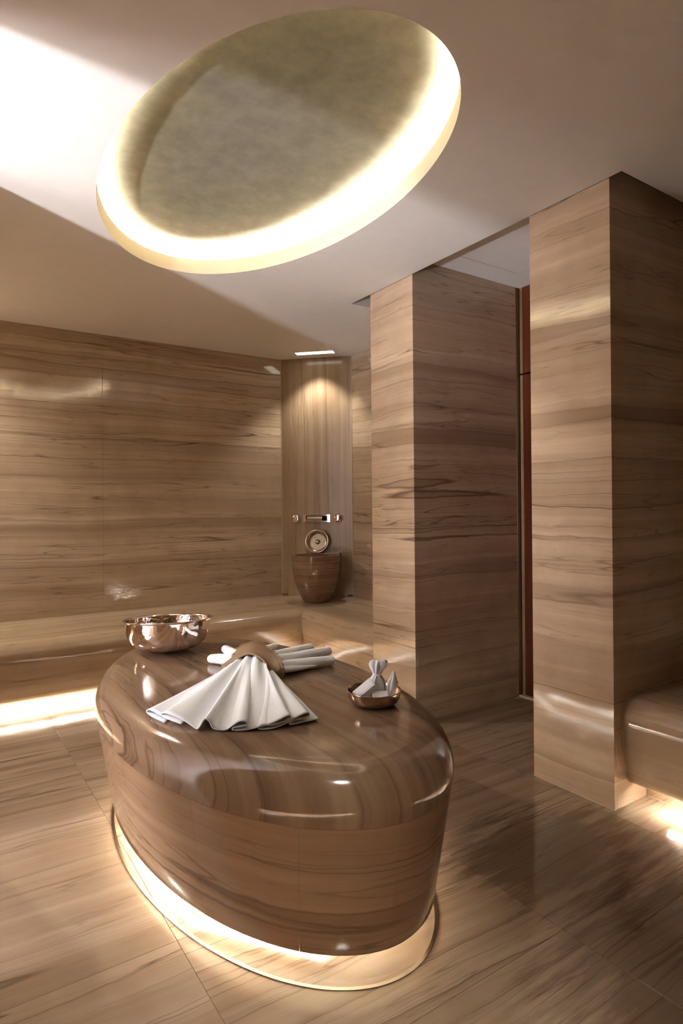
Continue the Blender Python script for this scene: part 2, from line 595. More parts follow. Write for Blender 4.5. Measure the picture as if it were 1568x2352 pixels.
pillar('wall_pillar_far', PX, 3.40, NY1, PY1, [0.434], 'pale marble pillar between the basin corner and the wooden door', 'pillar')
pillar('wall_pillar_near', PX, 3.40, PY0, NY0, [0.434], 'marble pillar beside the bench at the right edge, nearest pillar', 'pillar')
for y0, y1, nm in ((PY0, 1.905, 'near'), (2.72, PY1, 'far')):
    b = box('wall_left_pillar_' + nm, -0.40, 2 * CXR - PX, y0, y1, 0, ZT, M['wall'])
    tag(b, 'marble pillar beside the doorway on the left, %s one' % nm, 'pillar', 'structure')
    c = box('wall_left_return_' + nm, XL - 0.06, -0.40, *((PY0 - 0.02, PY0 + 0.06) if nm == 'near' else (PY1 - 0.06, PY1 + 0.02)), 0, ZT, M['wall'])
    tag(c, 'marble return wall beside the left doorway, %s side' % nm, 'wall', 'structure')
# hall beyond the left doorway
hall = []
for nm, args in (('wall_hall_near', (-3.5, XL - 0.06, 1.42, 1.48)), ('wall_hall_far', (-3.5, XL - 0.06, 3.12, 3.18)), ('wall_hall_end', (-3.56, -3.5, 1.42, 3.18))):
    o = box(nm, *args, 0, ZT, M['hall'])
    tag(o, 'pale plaster wall of the hall, ' + nm.split('_')[-1] + ' side', 'wall', 'structure')

# ------------------------------------------------------------------ ceiling with the oval dome
DC, DA, DB = (1.139, 2.336), 0.590, 1.046
NXR, NXL = 2.308, 2 * CXR - 2.308
NOTY0, NOTY1 = 1.417, 3.318
NE = 128
ex0, ex1, ey0, ey1 = NXL, NXR, YN - 0.1, YW + 0.1
angs = [2 * PI * i / NE for i in range(NE)]
for cxx, cyy in ((ex0, ey0), (ex1, ey0), (ex1, ey1), (ex0, ey1)):
    angs.append(math.atan2((cyy - DC[1]) / DB, (cxx - DC[0]) / DA) % (2 * PI))
angs = sorted(angs)


def to_rect(t):
    dx, dy = DA * math.cos(t), DB * math.sin(t)
    k = min((((ex1 if dx > 0 else ex0) - DC[0]) / dx) if abs(dx) > 1e-9 else 1e9,
            (((ey1 if dy > 0 else ey0) - DC[1]) / dy) if abs(dy) > 1e-9 else 1e9)
    return (DC[0] + dx * k, DC[1] + dy * k)


v, f = [], []
na = len(angs)
for t in angs:
    v.append((DC[0] + DA * math.cos(t), DC[1] + DB * math.sin(t), ZC))
for t in angs:
    v.append((*to_rect(t), ZC))
for i in range(na):
    j = (i + 1) % na
    f.append((i, j, na + j, na + i))


def quad(pts):
    b = len(v)
    v.extend(pts)
    f.append(tuple(range(b, b + len(pts))))


for xa, xb in ((NXR, 3.5), (XL - 0.3, NXL)):
    quad([(xa, ey0, ZC), (xb, ey0, ZC), (xb, NOTY0, ZC), (xa, NOTY0, ZC)])
    quad([(xa, NOTY1, ZC), (xb, NOTY1, ZC), (xb, ey1, ZC), (xa, ey1, ZC)])
    for yy in (NOTY0, NOTY1):
        quad([(xa, yy, ZC), (xb, yy, ZC), (xb, yy, ZU), (xa, yy, ZU)])
for xx in (NXL, NXR):
    quad([(xx, NOTY0, ZC), (xx, NOTY1, ZC), (xx, NOTY1, ZU), (xx, NOTY0, ZU)])
for xa, xb in ((NXR, 3.5), (-3.6, NXL)):
    quad([(xa, NOTY0, ZU), (xb, NOTY0, ZU), (xb, NOTY1, ZU), (xa, NOTY1, ZU)])
ceil = mk('ceiling', v, f, M['ceiling'])
tag(ceil, 'smooth pale plaster ceiling with a large oval recess', 'ceiling', 'structure')


def oval_sweep(name, prof, mat, parent, c=DC, a=DA, b=DB, n=128, smooth=True, sharp=35):
    """sweep an (offset, z) profile round an ellipse"""
    v = []
    for d, z in prof:
        for i in range(n):
            t = 2 * PI * i / n
            v.append((c[0] + (a + d) * math.cos(t), c[1] + (b + d) * math.sin(t), z))
    return mk(name, v, grid_faces(len(prof), n, True), mat, parent, smooth, sharp)


ZR = 2.662                    # top of the rim
oval_sweep('dome_rim', [(0, ZC), (0, ZR), (0.015, ZR), (0.015, 2.622), (0.145, 2.622), (0.145, 2.676)], M['rim'], ceil)
oval_sweep('light_strip', [(0.060, 2.626), (0.060, 2.634), (0.075, 2.634), (0.075, 2.626)], M['led_dome'], ceil, sharp=30)
v = []
nr = 28
DH = 0.09
for k in range(nr):
    r = k / (nr - 1)
    z = 2.675 + DH * math.sin(r * PI / 2) ** 0.9
    s = math.cos(r * PI / 2)
    for i in range(128):
        t = 2 * PI * i / 128
        v.append((DC[0] + (DA + 0.145) * s * math.cos(t), DC[1] + (DB + 0.145) * s * math.sin(t), z))
mk('dome_shell', v, grid_faces(nr, 128, True), M['dome'], ceil, True)
# access hatch in the raised ceiling
for a in ((2.53, 3.02, 2.540, 2.5425), (2.53, 3.02, 2.05, 2.0525), (2.53, 2.5325, 2.05, 2.5425), (3.0175, 3.02, 2.05, 2.5425)):
    box('hatch_joint', *a, ZU - 0.0012, ZU + 0.001, M['grout'], ceil)

# ------------------------------------------------------------------ wooden door between the pillars
DX = 3.23
door = box('door_1', DX + 0.055, DX + 0.12, NY0 - 0.01, NY1 + 0.01, 0, ZU - 0.0005, M['black'])
tag(door, 'reddish brown wooden door seen in the gap between the two pillars', 'door', 'structure')
leaf = bevel(box('leaf', DX, DX + 0.045, NY0 + 0.01, NY1 - 0.030, 0.012, 2.105, M['wood'], door), 0.002)
tran = bevel(box('transom', DX, DX + 0.045, NY0 + 0.01, NY1 - 0.030, 2.116, ZU - 0.001, M['wood'], door), 0.002)
box('edge_strip', DX - 0.003, DX + 0.045, NY1 - 0.0295, NY1 - 0.008, 0.012, 2.105, M['gold'], leaf)
box('edge_strip', DX - 0.003, DX + 0.045, NY1 - 0.0295, NY1 - 0.008, 2.116, ZU - 0.001, M['gold'], tran)
bevel(box('frame', DX - 0.034, DX + 0.05, NY1 - 0.004, NY1 - 0.0003, 0.0105, ZU - 0.001, M['wood'], door), 0.001)
box('threshold', DX - 0.03, DX + 0.05, NY0 + 0.0005, NY1 - 0.0005, 0.0005, 0.010, M['grout'], door)

# ------------------------------------------------------------------ benches
PROF = [(0.13, ZB), (0.10, 0.4565), (0.075, 0.452), (0.05, 0.443), (0.028, 0.427), (0.012, 0.404), (0.003, 0.378), (0.0, 0.352),
        (0.002, 0.325), (0.012, 0.25), (0.030, 0.15), (0.035, 0.120), (0.042, 0.103), (0.054, 0.091), (0.072, 0.085), (0.10, 0.085), (0.106, 0.092), (0.108, 0.145)]
BD = 0.18                                     # toe kick set-back


def bench_run(parent, path_fn0, path_fn1, depth0, depth1, name='seat', mat='bench'):
    """extrude the bench profile between two end sections given by functions d -> (x, y)"""
    v = []
    for fn, dp in ((path_fn0, depth0), (path_fn1, depth1)):
        for d, z in [(dp, ZB)] + PROF + [(dp, 0.145)]:
            x, y = fn(d)
            v.append((x, y, z))
    n = len(PROF) + 2
    f = [(i, i + 1, n + i + 1, n + i) for i in range(n - 1)] + [(n - 1, 0, n, 2 * n - 1)]
    f += [tuple(range(n)), tuple(range(2 * n - 1, n - 1, -1))]
    return mk(name, v, f, M[mat], parent, True, 40)


FX, FY = 2.369, 4.12
b1 = thing('stone_bench', 'long brown marble corner bench with rounded front running behind the oval platform', 'bench', (1.2, 4.5, 0))
md_ = 0.40
gp = 0.0008
bench_run(b1, lambda d: (XL + 0.001, FY + d), lambda d: (FX + d - gp, FY + d), md_, md_)
bench_run(b1, lambda d: (FX + d, FY + d - gp), lambda d: (FX + d, PY1 + 0.0008), md_, md_, mat='bench_x')


def flat_poly(name, pts, z0, z1, mat, parent):
    n = len(pts)
    v = [(x, y, z) for z in (z0, z1) for x, y in pts]
    return mk(name, v, grid_faces(2, n, True) + [tuple(range(n - 1, -1, -1)), tuple(range(n, 2 * n))], mat, parent)


mx, my = FX + md_, FY + md_
cm = (CC0 + YW - (mx + my)) / 2
flat_poly('seat_back', [(XL + 0.001, my), (mx, my), (mx + cm - 0.0004, my + cm), (CC0, YW - 0.001), (XL + 0.001, YW - 0.001)], ZB - 0.05, ZB, M['bench'], b1)
flat_poly('seat_back', [(mx, my), (mx, PY1 + 0.0008), (XR - 0.001, PY1 + 0.0008), (XR - 0.001, CCY), (mx + cm, my + cm - 0.0004)], ZB - 0.05, ZB, M['bench_x'], b1)
for xa, xb in ((XL + 0.001, 0.77), (0.7715, FX + BD - 0.001)):
    box('toe_kick', xa, xb, FY + BD, FY + BD + 0.05, 0.0005, 0.144, M['bench'], b1)
box('toe_kick', FX + BD, FX + BD + 0.05, PY1 + 0.001, FY + BD + 0.05, 0.0005, 0.144, M['bench'], b1)
box('sealant', XL + 0.001, FX + BD - 0.004, FY + BD - 0.004, FY + BD - 0.0002, 0.0003, 0.004, M['grout'], b1)
box('sealant', FX + BD - 0.004, FX + BD - 0.0002, PY1 + 0.001, FY + BD, 0.0003, 0.004, M['grout'], b1)
shield = box('light_shield', XL + 0.02, FX + 0.125, FY + 0.1245, FY + 0.128, 0.086, 0.1448, M['steel'], b1)  # added hidden shield, keeps the strip's direct light off the toe kick
shield2 = box('light_shield', FX + 0.1245, FX + 0.128, PY1 + 0.08, FY + 0.10, 0.086, 0.1448, M['steel'], b1)
box('light_strip', XL + 0.02, FX + 0.10, FY + 0.112, FY + 0.124, 0.089, 0.098, M['led_bench'], shield)
box('light_strip', FX + 0.112, FX + 0.124, PY1 + 0.08, FY + 0.10, 0.089, 0.098, M['led_bench'], shield2)

b2 = thing('stone_bench', 'short brown marble bench end beside the near pillar at the right edge', 'bench', (2.7, 0.6, 0))
bench_run(b2, lambda d: (FX + d, PY0 - 0.0008), lambda d: (FX + d, -0.9), XR - FX - 0.001, XR - FX - 0.001, mat='bench_x')
v, f = tube([Vector((FX + d, PY0 - 0.0015, z)) for d, z in [(0.7, ZB)] + PROF[:-2]], [0.002] * (len(PROF) - 1), 6, upv=Vector((0, 1, 0)))
mk('sealant', v, f, M['grout'], b2, True)
box('toe_kick', FX + BD, FX + BD + 0.05, -0.9, PY0 - 0.001, 0.0005, 0.144, M['bench'], b2)
box('sealant', FX + BD - 0.004, FX + BD - 0.0002, -0.9, PY0 - 0.001, 0.0003, 0.004, M['grout'], b2)
shield = box('light_shield', FX + 0.1245, FX + 0.128, -0.85, PY0 - 0.13, 0.086, 0.1448, M['steel'], b2)  # same added shield behind this strip
box('light_strip', FX + 0.112, FX + 0.124, -0.85, PY0 - 0.13, 0.089, 0.098, M['led_bench'], shield)

b3 = thing('stone_bench', 'brown marble bench left of the camera, mirror image of the bench at the right edge', 'bench', (2 * CXR - 2.7, 0.6, 0))
bench_run(b3, lambda d: (2 * CXR - FX - d, PY0 - 0.0208), lambda d: (2 * CXR - FX - d, -0.9), XR - FX - 0.001, XR - FX - 0.001, mat='bench_x')
box('toe_kick', 2 * CXR - FX - BD - 0.05, 2 * CXR - FX - BD, -0.9, PY0 - 0.021, 0.0005, 0.144, M['bench'], b3)
box('light_strip', 2 * CXR - FX - 0.124, 2 * CXR - FX - 0.112, -0.85, PY0 - 0.13, 0.089, 0.098, M['led_bench'], b3)

# ------------------------------------------------------------------ oval platform
SC = (1.028, 2.20)
SA, SB = 0.465, 0.925          # bottom rim
ZS, ZTOP, RR = 0.447, 0.585, 0.11
DFL = 0.066                    # flare of the side
plat = thing('marble_platform', 'large oval brown marble massage platform lit from below in the middle of the room', 'platform', (SC[0], SC[1], 0))
Z0 = 0.085


def flare(z):
    return DFL * (z - Z0) / (ZTOP - RR - Z0)


def ell(d, t, z):
    return (SC[0] + (SA + d) * math.cos(t), SC[1] + (SB + d) * math.sin(t), z)


bprof = [(-0.012, Z0), (-0.004, Z0 + 0.003), (flare(Z0 + 0.012), Z0 + 0.012)] + [(flare(Z0 + 0.012 + (ZS - 0.0008 - Z0 - 0.012) * k / 5), Z0 + 0.012 + (ZS - 0.0008 - Z0 - 0.012) * k / 5) for k in range(1, 6)]
NP = 14
for k in range(NP):
    t0 = 2 * PI * (k + 0.32) / NP + 0.0003
    t1 = 2 * PI * (k + 1.32) / NP - 0.0003
    ns = 10
    loop = bprof + [(bprof[-1][0] - 0.025, bprof[-1][1]), (-0.03, Z0)]
    v = []
    for i in range(ns + 1):
        t = t0 + (t1 - t0) * i / ns
        v += [ell(d, t, z) for d, z in loop]
    f = grid_faces(ns + 1, len(loop), True)
    f.append(tuple(range(len(loop)))); f.append(tuple(ns * len(loop) + q for q in range(len(loop) - 1, -1, -1)))
    mk('side_panel', v, f, M['slab_body'], plat, True, 30)
tprof = [(flare(ZS) - 0.03, ZS), (flare(ZS), ZS), (flare(ZTOP - RR), ZTOP - RR)]
for k in range(1, 11):
    t = k / 10 * PI / 2
    tprof.append((DFL - RR + RR * math.cos(t), ZTOP - RR + RR * math.sin(t)))
n = 160
v = []
for d, z in tprof:
    v += [ell(d, 2 * PI * i / n, z) for i in range(n)]
d_in = tprof[-1][0]
for s in (0.75, 0.45, 0.15):
    v += [(SC[0] + (SA + d_in) * s * math.cos(2 * PI * i / n), SC[1] + (SB + d_in) * s * math.sin(2 * PI * i / n), ZTOP) for i in range(n)]
f = grid_faces(len(tprof) + 3, n, True)
f.append(tuple((len(tprof) + 2) * n + i for i in range(n)))
f.append(tuple(range(n - 1, -1, -1)))
mk('top_slab', v, f, M['slab_top'], plat, True, 50)
# plinth and its strip of light: an octagon set back under the rim
OCT = [(0.667, 1.90), (0.93, 1.53), (1.13, 1.53), (1.39, 1.90), (1.39, 2.50), (1.13, 2.87), (0.93, 2.87), (0.667, 2.50)]


def octo(s, z):
    return [(SC[0] + (x - 1.03) * s, SC[1] + (y - 2.21) * (1 + (s - 1) * 0.5), z) for x, y in OCT]


v = octo(0.97, 0.0005) + octo(0.97, Z0 + 0.03)
plinth = mk('plinth', v, grid_faces(2, 8, True) + [tuple(range(7, -1, -1)), tuple(range(8, 16))], M['slab_body'], plat)
v = octo(0.975, 0.048) + octo(0.975, 0.060) + octo(1.0, 0.060) + octo(1.0, 0.048)
f = grid_faces(4, 8, True) + [(24 + i, 24 + (i + 1) % 8, (i + 1) % 8, i) for i in range(8)]
mk('light_strip', v, f, M['led_slab'], plinth)
v = []
for s in (0.98, 0.3):
    v += [(SC[0] + SA * s * math.cos(2 * PI * i / 64), SC[1] + SB * s * math.sin(2 * PI * i / 64), Z0 + 0.03) for i in range(64)]
mk('underside', v, grid_faces(2, 64, True), M['rim'], plat)

# steel ring let into the floor round the platform
tr = oval_sweep('trim_1', [(0.0, 0.0003), (0.0005, 0.003), (0.0115, 0.003), (0.012, 0.0003)], M['steel'], None,
                c=(1.035, 2.205), a=0.466, b=0.922, n=160, sharp=20)
tag(tr, 'thin oval metal ring let into the floor around the platform', 'trim', 'structure')

# ------------------------------------------------------------------ basin in the corner
BC = Vector((2.70, 4.43, ZB))
basin = thing('stone_basin', 'tall round brown marble wash basin standing on the bench in the corner', 'basin', BC)
HB, RB = 0.392, 0.204
outer = [(0.0, 0.0), (0.47, 0.0), (0.52, 0.012), (0.60, 0.07), (0.70, 0.16), (0.835, 0.335), (0.935, 0.52), (0.985, 0.70), (1.0, 0.86), (1.0, 0.985), (0.99, 1.0)]
inner = [(0.885, 1.0), (0.875, 0.985), (0.87, 0.85), (0.82, 0.6), (0.7, 0.4), (0.5, 0.28), (0.0, 0.24)]
lathe('bowl', [(r * RB, h * HB) for r, h in outer + inner], BC, M['basin'], basin, 72)
nd = Vector((-1, -1, 0)).normalized()          # normal of the corner panel
ed = Vector((1, -1, 0)).normalized()           # along the panel, to the right
pm = Vector(((CC0 + CC1) / 2, (YW + CCY) / 2, 0))


def onp(s, z, out=0.0):
    """point on the corner panel: s to the right of its middle, out towards the room"""
    p = pm + ed * s + nd * out
    return Vector((p.x, p.y, z))


def obox(name, s0, s1, o0, o1, z0, z1, mat, parent):
    v = [onp(s, z, o) for z in (z0, z1) for o in (o0, o1) for s in (s0, s1)]
    f = [(0, 1, 3, 2), (4, 6, 7, 5), (0, 4, 5, 1), (2, 3, 7, 6), (0, 2, 6, 4), (1, 5, 7, 3)]
    return mk(name, v, f, mat, parent)


sb = (Vector((BC.x, BC.y, 0)) - pm).dot(ed)
ob = (Vector((BC.x, BC.y, 0)) - pm).dot(nd)
obox('back_ledge', sb - 0.13, sb + 0.15, 0.0005, ob - RB * 0.80, ZB + HB - 0.03, ZB + HB - 0.001, M['basin'], basin)
for s_ in (-0.327 + 0.030, 0.327 - 0.030):
    obox('spacer', s_ - 0.022, s_ + 0.022, 0.0003, 0.006, ZB + 0.0003, ZB + 0.020, M['dark_grout'], bpy.data.objects['wall_corner'])
for s_ in (-0.327 + 0.003, 0.327 - 0.003):
    obox('sealant', s_ - 0.0025, s_ + 0.0025, 0.0002, 0.002, ZB + 0.0215, ZC, M['grout'], bpy.data.objects['wall_corner'])
box('sealant', XL + 0.47, CC0 - 0.003, YW - 0.004, YW - 0.0002, ZB + 0.0002, ZB + 0.004, M['grout'], bpy.data.objects['wall_back'])

# small metal bowl standing on its rim against the panel
sc_b = (Vector((2.888, 4.669, 0)) - pm).dot(ed)
ax = (nd * 0.97 + up * 0.24).normalized()
upb = (up - ax * up.dot(ax)).normalized()
RBW = 0.104
cb = onp(sc_b - 0.012, 0, 0.075) + up * (ZB + HB + RBW * upb.z + 0.003)
sbw = thing('metal_bowl', 'small engraved metal bowl standing upright on the basin edge', 'bowl', (cb.x, cb.y, ZB + HB))
lathe('wall', [(0.062, -0.052), (0.085, -0.046), (0.098, -0.03), (0.104, -0.002), (0.104, 0.0), (0.100, 0.0), (0.094, -0.028), (0.080, -0.042), (0.070, -0.044), (0.070, -0.046)], cb, M['tin_dark'], sbw, 64, ax)
rim_p = []
lathe('rim', [(0.1005 + 0.004 * math.cos(q), 0.003 * math.sin(q)) for q in [2 * PI * i / 8 for i in range(9)]], cb, M['chrome'], sbw, 64, ax)
dsk = lathe('engraved_disc', [(0.0, -0.054), (0.070, -0.054), (0.071, -0.044), (0.064, -0.041), (0.05, -0.0405), (0.024, -0.0405), (0.0, -0.0405)], cb, M['tin'], sbw, 64, ax)
lathe('boss', [(0.024, -0.0405), (0.021, -0.034), (0.014, -0.029), (0.0, -0.027)], cb, M['tin_dark'], dsk, 32, ax)
uu = ax.cross(upb)
for q in range(7):
    t = 2 * PI * q / 7 + 0.4
    cc = cb + (upb * math.cos(t) + uu * math.sin(t)) * 0.047
    lathe('engraved_ring', [(0.0115, -0.0406), (0.012, -0.0398), (0.0135, -0.0398), (0.014, -0.0406)], cc, M['tin_dark'], dsk, 20, ax)

# spout and tap handles on the panel
sp_s = (Vector((2.870, 4.687, 0)) - pm).dot(ed)
spc = onp(sp_s, 1.153, 0)
spout = thing('waterfall_spout', 'polished metal waterfall spout on the corner panel above the basin', 'spout', spc)
SW, SH = 0.122, 0.034
# frame of four bars round the slot
for s0, s1, z0, z1 in ((-SW, SW, 0.020, SH), (-SW, SW, -SH, -0.022), (-SW, -0.100, -0.022, 0.020), (0.094, SW, -0.022, 0.020)):
    obox('frame', sp_s + s0, sp_s + s1, 0.0005, 0.016, 1.153 + z0, 1.153 + z1, M['chrome'], spout)
obox('slot', sp_s - 0.100, sp_s + 0.094, 0.0005, 0.004, 1.131, 1.173, M['black'], spout)
bevel(obox('lip', sp_s - 0.084, sp_s + 0.062, 0.004, 0.075, 1.1325, 1.1515, M['chrome'], spout), 0.002)
obox('lip_cover', sp_s - 0.080, sp_s + 0.058, 0.004, 0.055, 1.152, 1.168, M['steel'], spout)
for px_, lab in (((2.738, 4.819), 'round polished metal tap handle left of the waterfall spout'), ((3.007, 4.55), 'round polished metal tap handle right of the waterfall spout')):
    s_ = (Vector((*px_, 0)) - pm).dot(ed)
    c = onp(s_, 1.153, 0)
    th = thing('tap_handle', lab, 'tap', c, 'tap handles')
    lathe('escutcheon', [(0.0, 0.0005), (0.030, 0.0005), (0.030, 0.012), (0.0, 0.012)], c, M['steel'], th, 40, nd)
    lathe('knob', [(0.0, 0.0125), (0.030, 0.0125), (0.035, 0.016), (0.035, 0.034), (0.0335, 0.0375), (0.030, 0.0395), (0.020, 0.0408), (0.010, 0.0414), (0.0, 0.0416)], c, M['chrome'], th, 40, nd, sharp=30)

# recessed light in the ceiling above the basin
lc = Vector((2.765, 4.53, ZC))
cl = thing('ceiling_light', 'slim recessed ceiling light above the corner basin', 'light', lc)


def cbox(name, s0, s1, o0, o1, z0, z1, mat):
    v = [lc + ed * s + nd * o + up * z for z in (z0, z1) for o in (o0, o1) for s in (s0, s1)]
    f = [(0, 1, 3, 2), (4, 6, 7, 5), (0, 4, 5, 1), (2, 3, 7, 6), (0, 2, 6, 4), (1, 5, 7, 3)]
    return mk(name, v, f, mat, cl)


for a in ((-0.18, 0.18, 0.045, 0.057), (-0.18, 0.18, -0.057, -0.045), (-0.18, -0.168, -0.045, 0.045), (0.168, 0.18, -0.045, 0.045)):
    cbox('frame', *a, -0.004, -0.0003, M['ceiling'])
cbox('diffuser', -0.168, 0.168, -0.045, 0.045, -0.002, -0.0004, M['diffuser'])
sl = bpy.data.lights.new('basin_spot', 'SPOT')
sl.energy = P_SPOT
sl.color = (1.0, 0.93, 0.82)
sl.spot_size = math.radians(100)
sl.spot_blend = 0.6
sl.shadow_soft_size = 0.03
slo = bpy.data.objects.new('basin_spot', sl)
COL.objects.link(slo)
slo.location = (2.765, 4.53, ZC - 0.03)
slo.rotation_euler = (0, 0, 0)
sl2 = sl.copy()  # extra fill light added near the camera, out of view
sl2.name = 'fill_spot_near'
sl2.energy = P_SPOT2
sl2.spot_size = math.radians(66)
sl2.spot_blend = 0.8
sl2.shadow_soft_size = 0.12
slo2 = bpy.data.objects.new('fill_spot_near', sl2)
COL.objects.link(slo2)
slo2.location = (0.32, 0.58, ZC - 0.01)
sl3 = sl.copy()  # extra fill light added for the back wall and bench, out of view
sl3.name = 'fill_spot_far'
sl3.energy = P_SPOT3
sl3.spot_size = math.radians(150)
sl3.spot_blend = 0.7
slo3 = bpy.data.objects.new('fill_spot_far', sl3)
COL.objects.link(slo3)
slo3.location = (2 * CXR - 2.765, 4.53, ZC - 0.03)

for (fx_, fy_), lab in (((0.32, 0.58), 'added round fill light in the ceiling near the camera'), ((2 * CXR - 2.765, 4.53), 'added round fill light in the far left corner of the ceiling')):
    c = Vector((fx_, fy_, ZC))  # made-up fixtures for the two added fill lights
    dn = thing('ceiling_light', lab, 'light', c, 'added fill lights')
    lathe('trim_ring', [(0.07, -0.0003), (0.085, -0.0003), (0.084, -0.004), (0.07, -0.003)], c, M['ceiling'], dn, 40)
    lathe('diffuser', [(0.0, -0.0006), (0.07, -0.0006), (0.07, -0.0012), (0.0, -0.0012)], c, M['diffuser'], dn, 40)

# ------------------------------------------------------------------ copper bowl on the platform
cbp = Vector((0.918, 2.835, ZTOP))
cbw = thing('copper_bowl', 'large hammered copper bowl standing at the far left of the platform', 'bowl', cbp)
R0, HH = 0.204, 0.150
cax = (up + fwd * 0.06 - rgt * 0.02).normalized()
cbc = cbp + up * 0.0035
op = [(0.0, 0.0), (0.12, 0.002), (0.26, 0.014), (0.40, 0.036), (0.55, 0.085), (0.70, 0.17), (0.82, 0.31), (0.895, 0.50), (0.93, 0.72), (0.945, 0.94)]
lathe('body', [(r * R0, h * HH) for r, h in op], cbc, M['copper'], cbw, 96, cax)
lathe('inside', [(r * R0 - 0.0025, h * HH + 0.003) for r, h in op[:0:-1] if r * R0 > 0.004] + [(0, 0.003)], cbc, M['copper_in'], cbw, 96, cax)
lathe('rim', [(0.945 * R0 - 0.0025, 0.94 * HH), (0.95 * R0, 0.975 * HH), (0.965 * R0, HH), (0.99 * R0, HH * 1.005), (R0, 0.985 * HH), (0.99 * R0, 0.965 * HH), (0.965 * R0, 0.955 * HH), (0.945 * R0 + 0.0004, 0.935 * HH)], cbc, M['copper'], cbw, 96, cax, sharp=80)

# ------------------------------------------------------------------ shallow copper dish with soaps
dp = Vector((1.240, 1.668, ZTOP))
dish = thing('copper_dish', 'small shallow dark copper dish holding white soaps on the right of the platform', 'dish', dp)
dpo = [(0.0, 0.0), (0.055, 0.0), (0.066, 0.003), (0.079, 0.012), (0.087, 0.026), (0.0895, 0.040), (0.0905, 0.048)]
lathe('body', [(r, h + 0.0006) for r, h in dpo] + [(r - 0.0022, h + 0.0022) for r, h in dpo[::-1][1:-1]] + [(0.0, 0.0028)], dp, M['brass'], dish, 72)
lathe('rim', [(0.0897 + 0.0016 * math.cos(q), 0.0486 + 0.0016 * math.sin(q)) for q in [2 * PI * i / 8 for i in range(9)]], dp, M['brass'], dish, 72)
nb = 84
v, f = [], []
for i in range(nb):
    t = 2 * PI * i / nb
    c = dp + Vector((0.0897 * math.cos(t), 0.0897 * math.sin(t), 0.0505))
    b = len(v)
    r = 0.0017
    v += [c + Vector(q) * r for q in ((1, 0, 0), (0, 1, 0), (-1, 0, 0), (0, -1, 0), (0, 0, 1), (0, 0, -1))]
    f += [tuple(b + k for k in q) for q in ((0, 1, 4), (1, 2, 4), (2, 3, 4), (3, 0, 4), (1, 0, 5), (2, 1, 5), (3, 2, 5), (0, 3, 5))]
bd = mk('beaded_edge', v, f, M['brass'], dish, True)
bd['kind'] = 'stuff'


def dpt(r, b, z):
    """point in the dish: r to the camera's right, b away from the camera, z above the platform"""
    return dp + rgt * r + fwd * b + up * z


def rbox(name, c, ax1, ax2, l1, l2, l3, mat, parent, bev=0.002):
    ax1 = Vector(ax1).normalized(); ax2 = Vector(ax2); ax2 = (ax2 - ax1 * ax2.dot(ax1)).normalized(); ax3 = ax1.cross(ax2)
    v = [Vector(c) + ax1 * a * l1 / 2 + ax2 * b * l2 / 2 + ax3 * d * l3 / 2 for d in (-1, 1) for b in (-1, 1) for a in (-1, 1)]
    f = [(0, 1, 3, 2), (4, 6, 7, 5), (0, 4, 5, 1), (2, 3, 7, 6), (0, 2, 6, 4), (1, 5, 7, 3)]
    return bevel(mk(name, v, f, mat, parent), bev)


# leaning soap bar
c1 = dpt(-0.032, -0.020, 0.0545)
a1 = rgt * 0.80 + up * 0.62 + fwd * 0.10
a2 = -rgt * 0.35 + up * 0.35 + fwd * 0.55
s1 = thing('soap_bar', 'white wrapped soap bar leaning on edge at the left of the dish', 'soap', dpt(-0.03, -0.02, 0.03), 'soaps in the copper dish')
wr1 = rbox('wrapper', c1, a1, a2, 0.076, 0.036, 0.022, M['white_paper'], s1, 0.0025)
a1n = a1.normalized(); a2n = (a2 - a1n * a2.dot(a1n)).normalized(); a3n = a1n.cross(a2n)
if a3n.z < 0:
    a3n = -a3n
rbox('label_panel', c1 + a3n * 0.0112, a1n, a2n, 0.060, 0.024, 0.0006, M['white_cloth'], wr1, 0.0002)
s2 = thing('soap_bar', 'white wrapped soap box lying flat at the front of the dish', 'soap', dpt(0.012, -0.045, 0.02), 'soaps in the copper dish')
rbox('wrapper', dpt(0.020, -0.040, 0.033), rgt * 0.99 + up * 0.04, fwd * 0.9 + up * 0.42, 0.052, 0.046, 0.020, M['white_paper'], s2, 0.0025)


def loft_cloth(name, secs, mat, parent, ruff=0.0, nf=7, n=84, seed=0):
    """cloth bag lofted from (centre, half width, half depth, ruffle) sections; width along the camera's right"""
    v = []
    for (c, hw, hd, rf) in secs:
        for i in range(n):
            t = 2 * PI * i / n
            k = 1 + rf * math.sin(nf * t + seed) + rf * 0.5 * math.sin((nf + 4) * t + 2 * seed)
            v.append(Vector(c) + rgt * hw * k * math.cos(t) + fwd * hd * k * math.sin(t))
    f = grid_faces(len(secs), n, True) + [tuple(range(n - 1, -1, -1))]
    return mk(name, v, f, mat, parent, True)


pb = thing('cloth_pouch', 'white cloth pouch tied at the neck standing in the dish', 'pouch', dpt(0.015, 0.02, 0.004))
P0 = (0.012, 0.018)
secs = [(dpt(0.012, 0.018, 0.006), 0.030, 0.018, 0.0), (dpt(0.012, 0.018, 0.02), 0.040, 0.024, 0.02), (dpt(0.010, 0.018, 0.045), 0.038, 0.023, 0.04),
        (dpt(0.009, 0.018, 0.066), 0.028, 0.018, 0.07), (dpt(0.009, 0.018, 0.082), 0.019, 0.013, 0.10), (dpt(0.010, 0.018, 0.092), 0.013, 0.009, 0.12),
        (dpt(0.011, 0.018, 0.097), 0.011, 0.008, 0.12), (dpt(0.0115, 0.018, 0.103), 0.014, 0.009, 0.14), (dpt(0.014, 0.018, 0.116), 0.022, 0.011, 0.18),
        (dpt(0.0165, 0.018, 0.128), 0.0285, 0.011, 0.15), (dpt(0.018, 0.018, 0.138), 0.0275, 0.008, 0.12), (dpt(0.0185, 0.018, 0.143), 0.025, 0.004, 0.10), (dpt(0.0187, 0.018, 0.1445), 0.022, 0.0008, 0.05)]
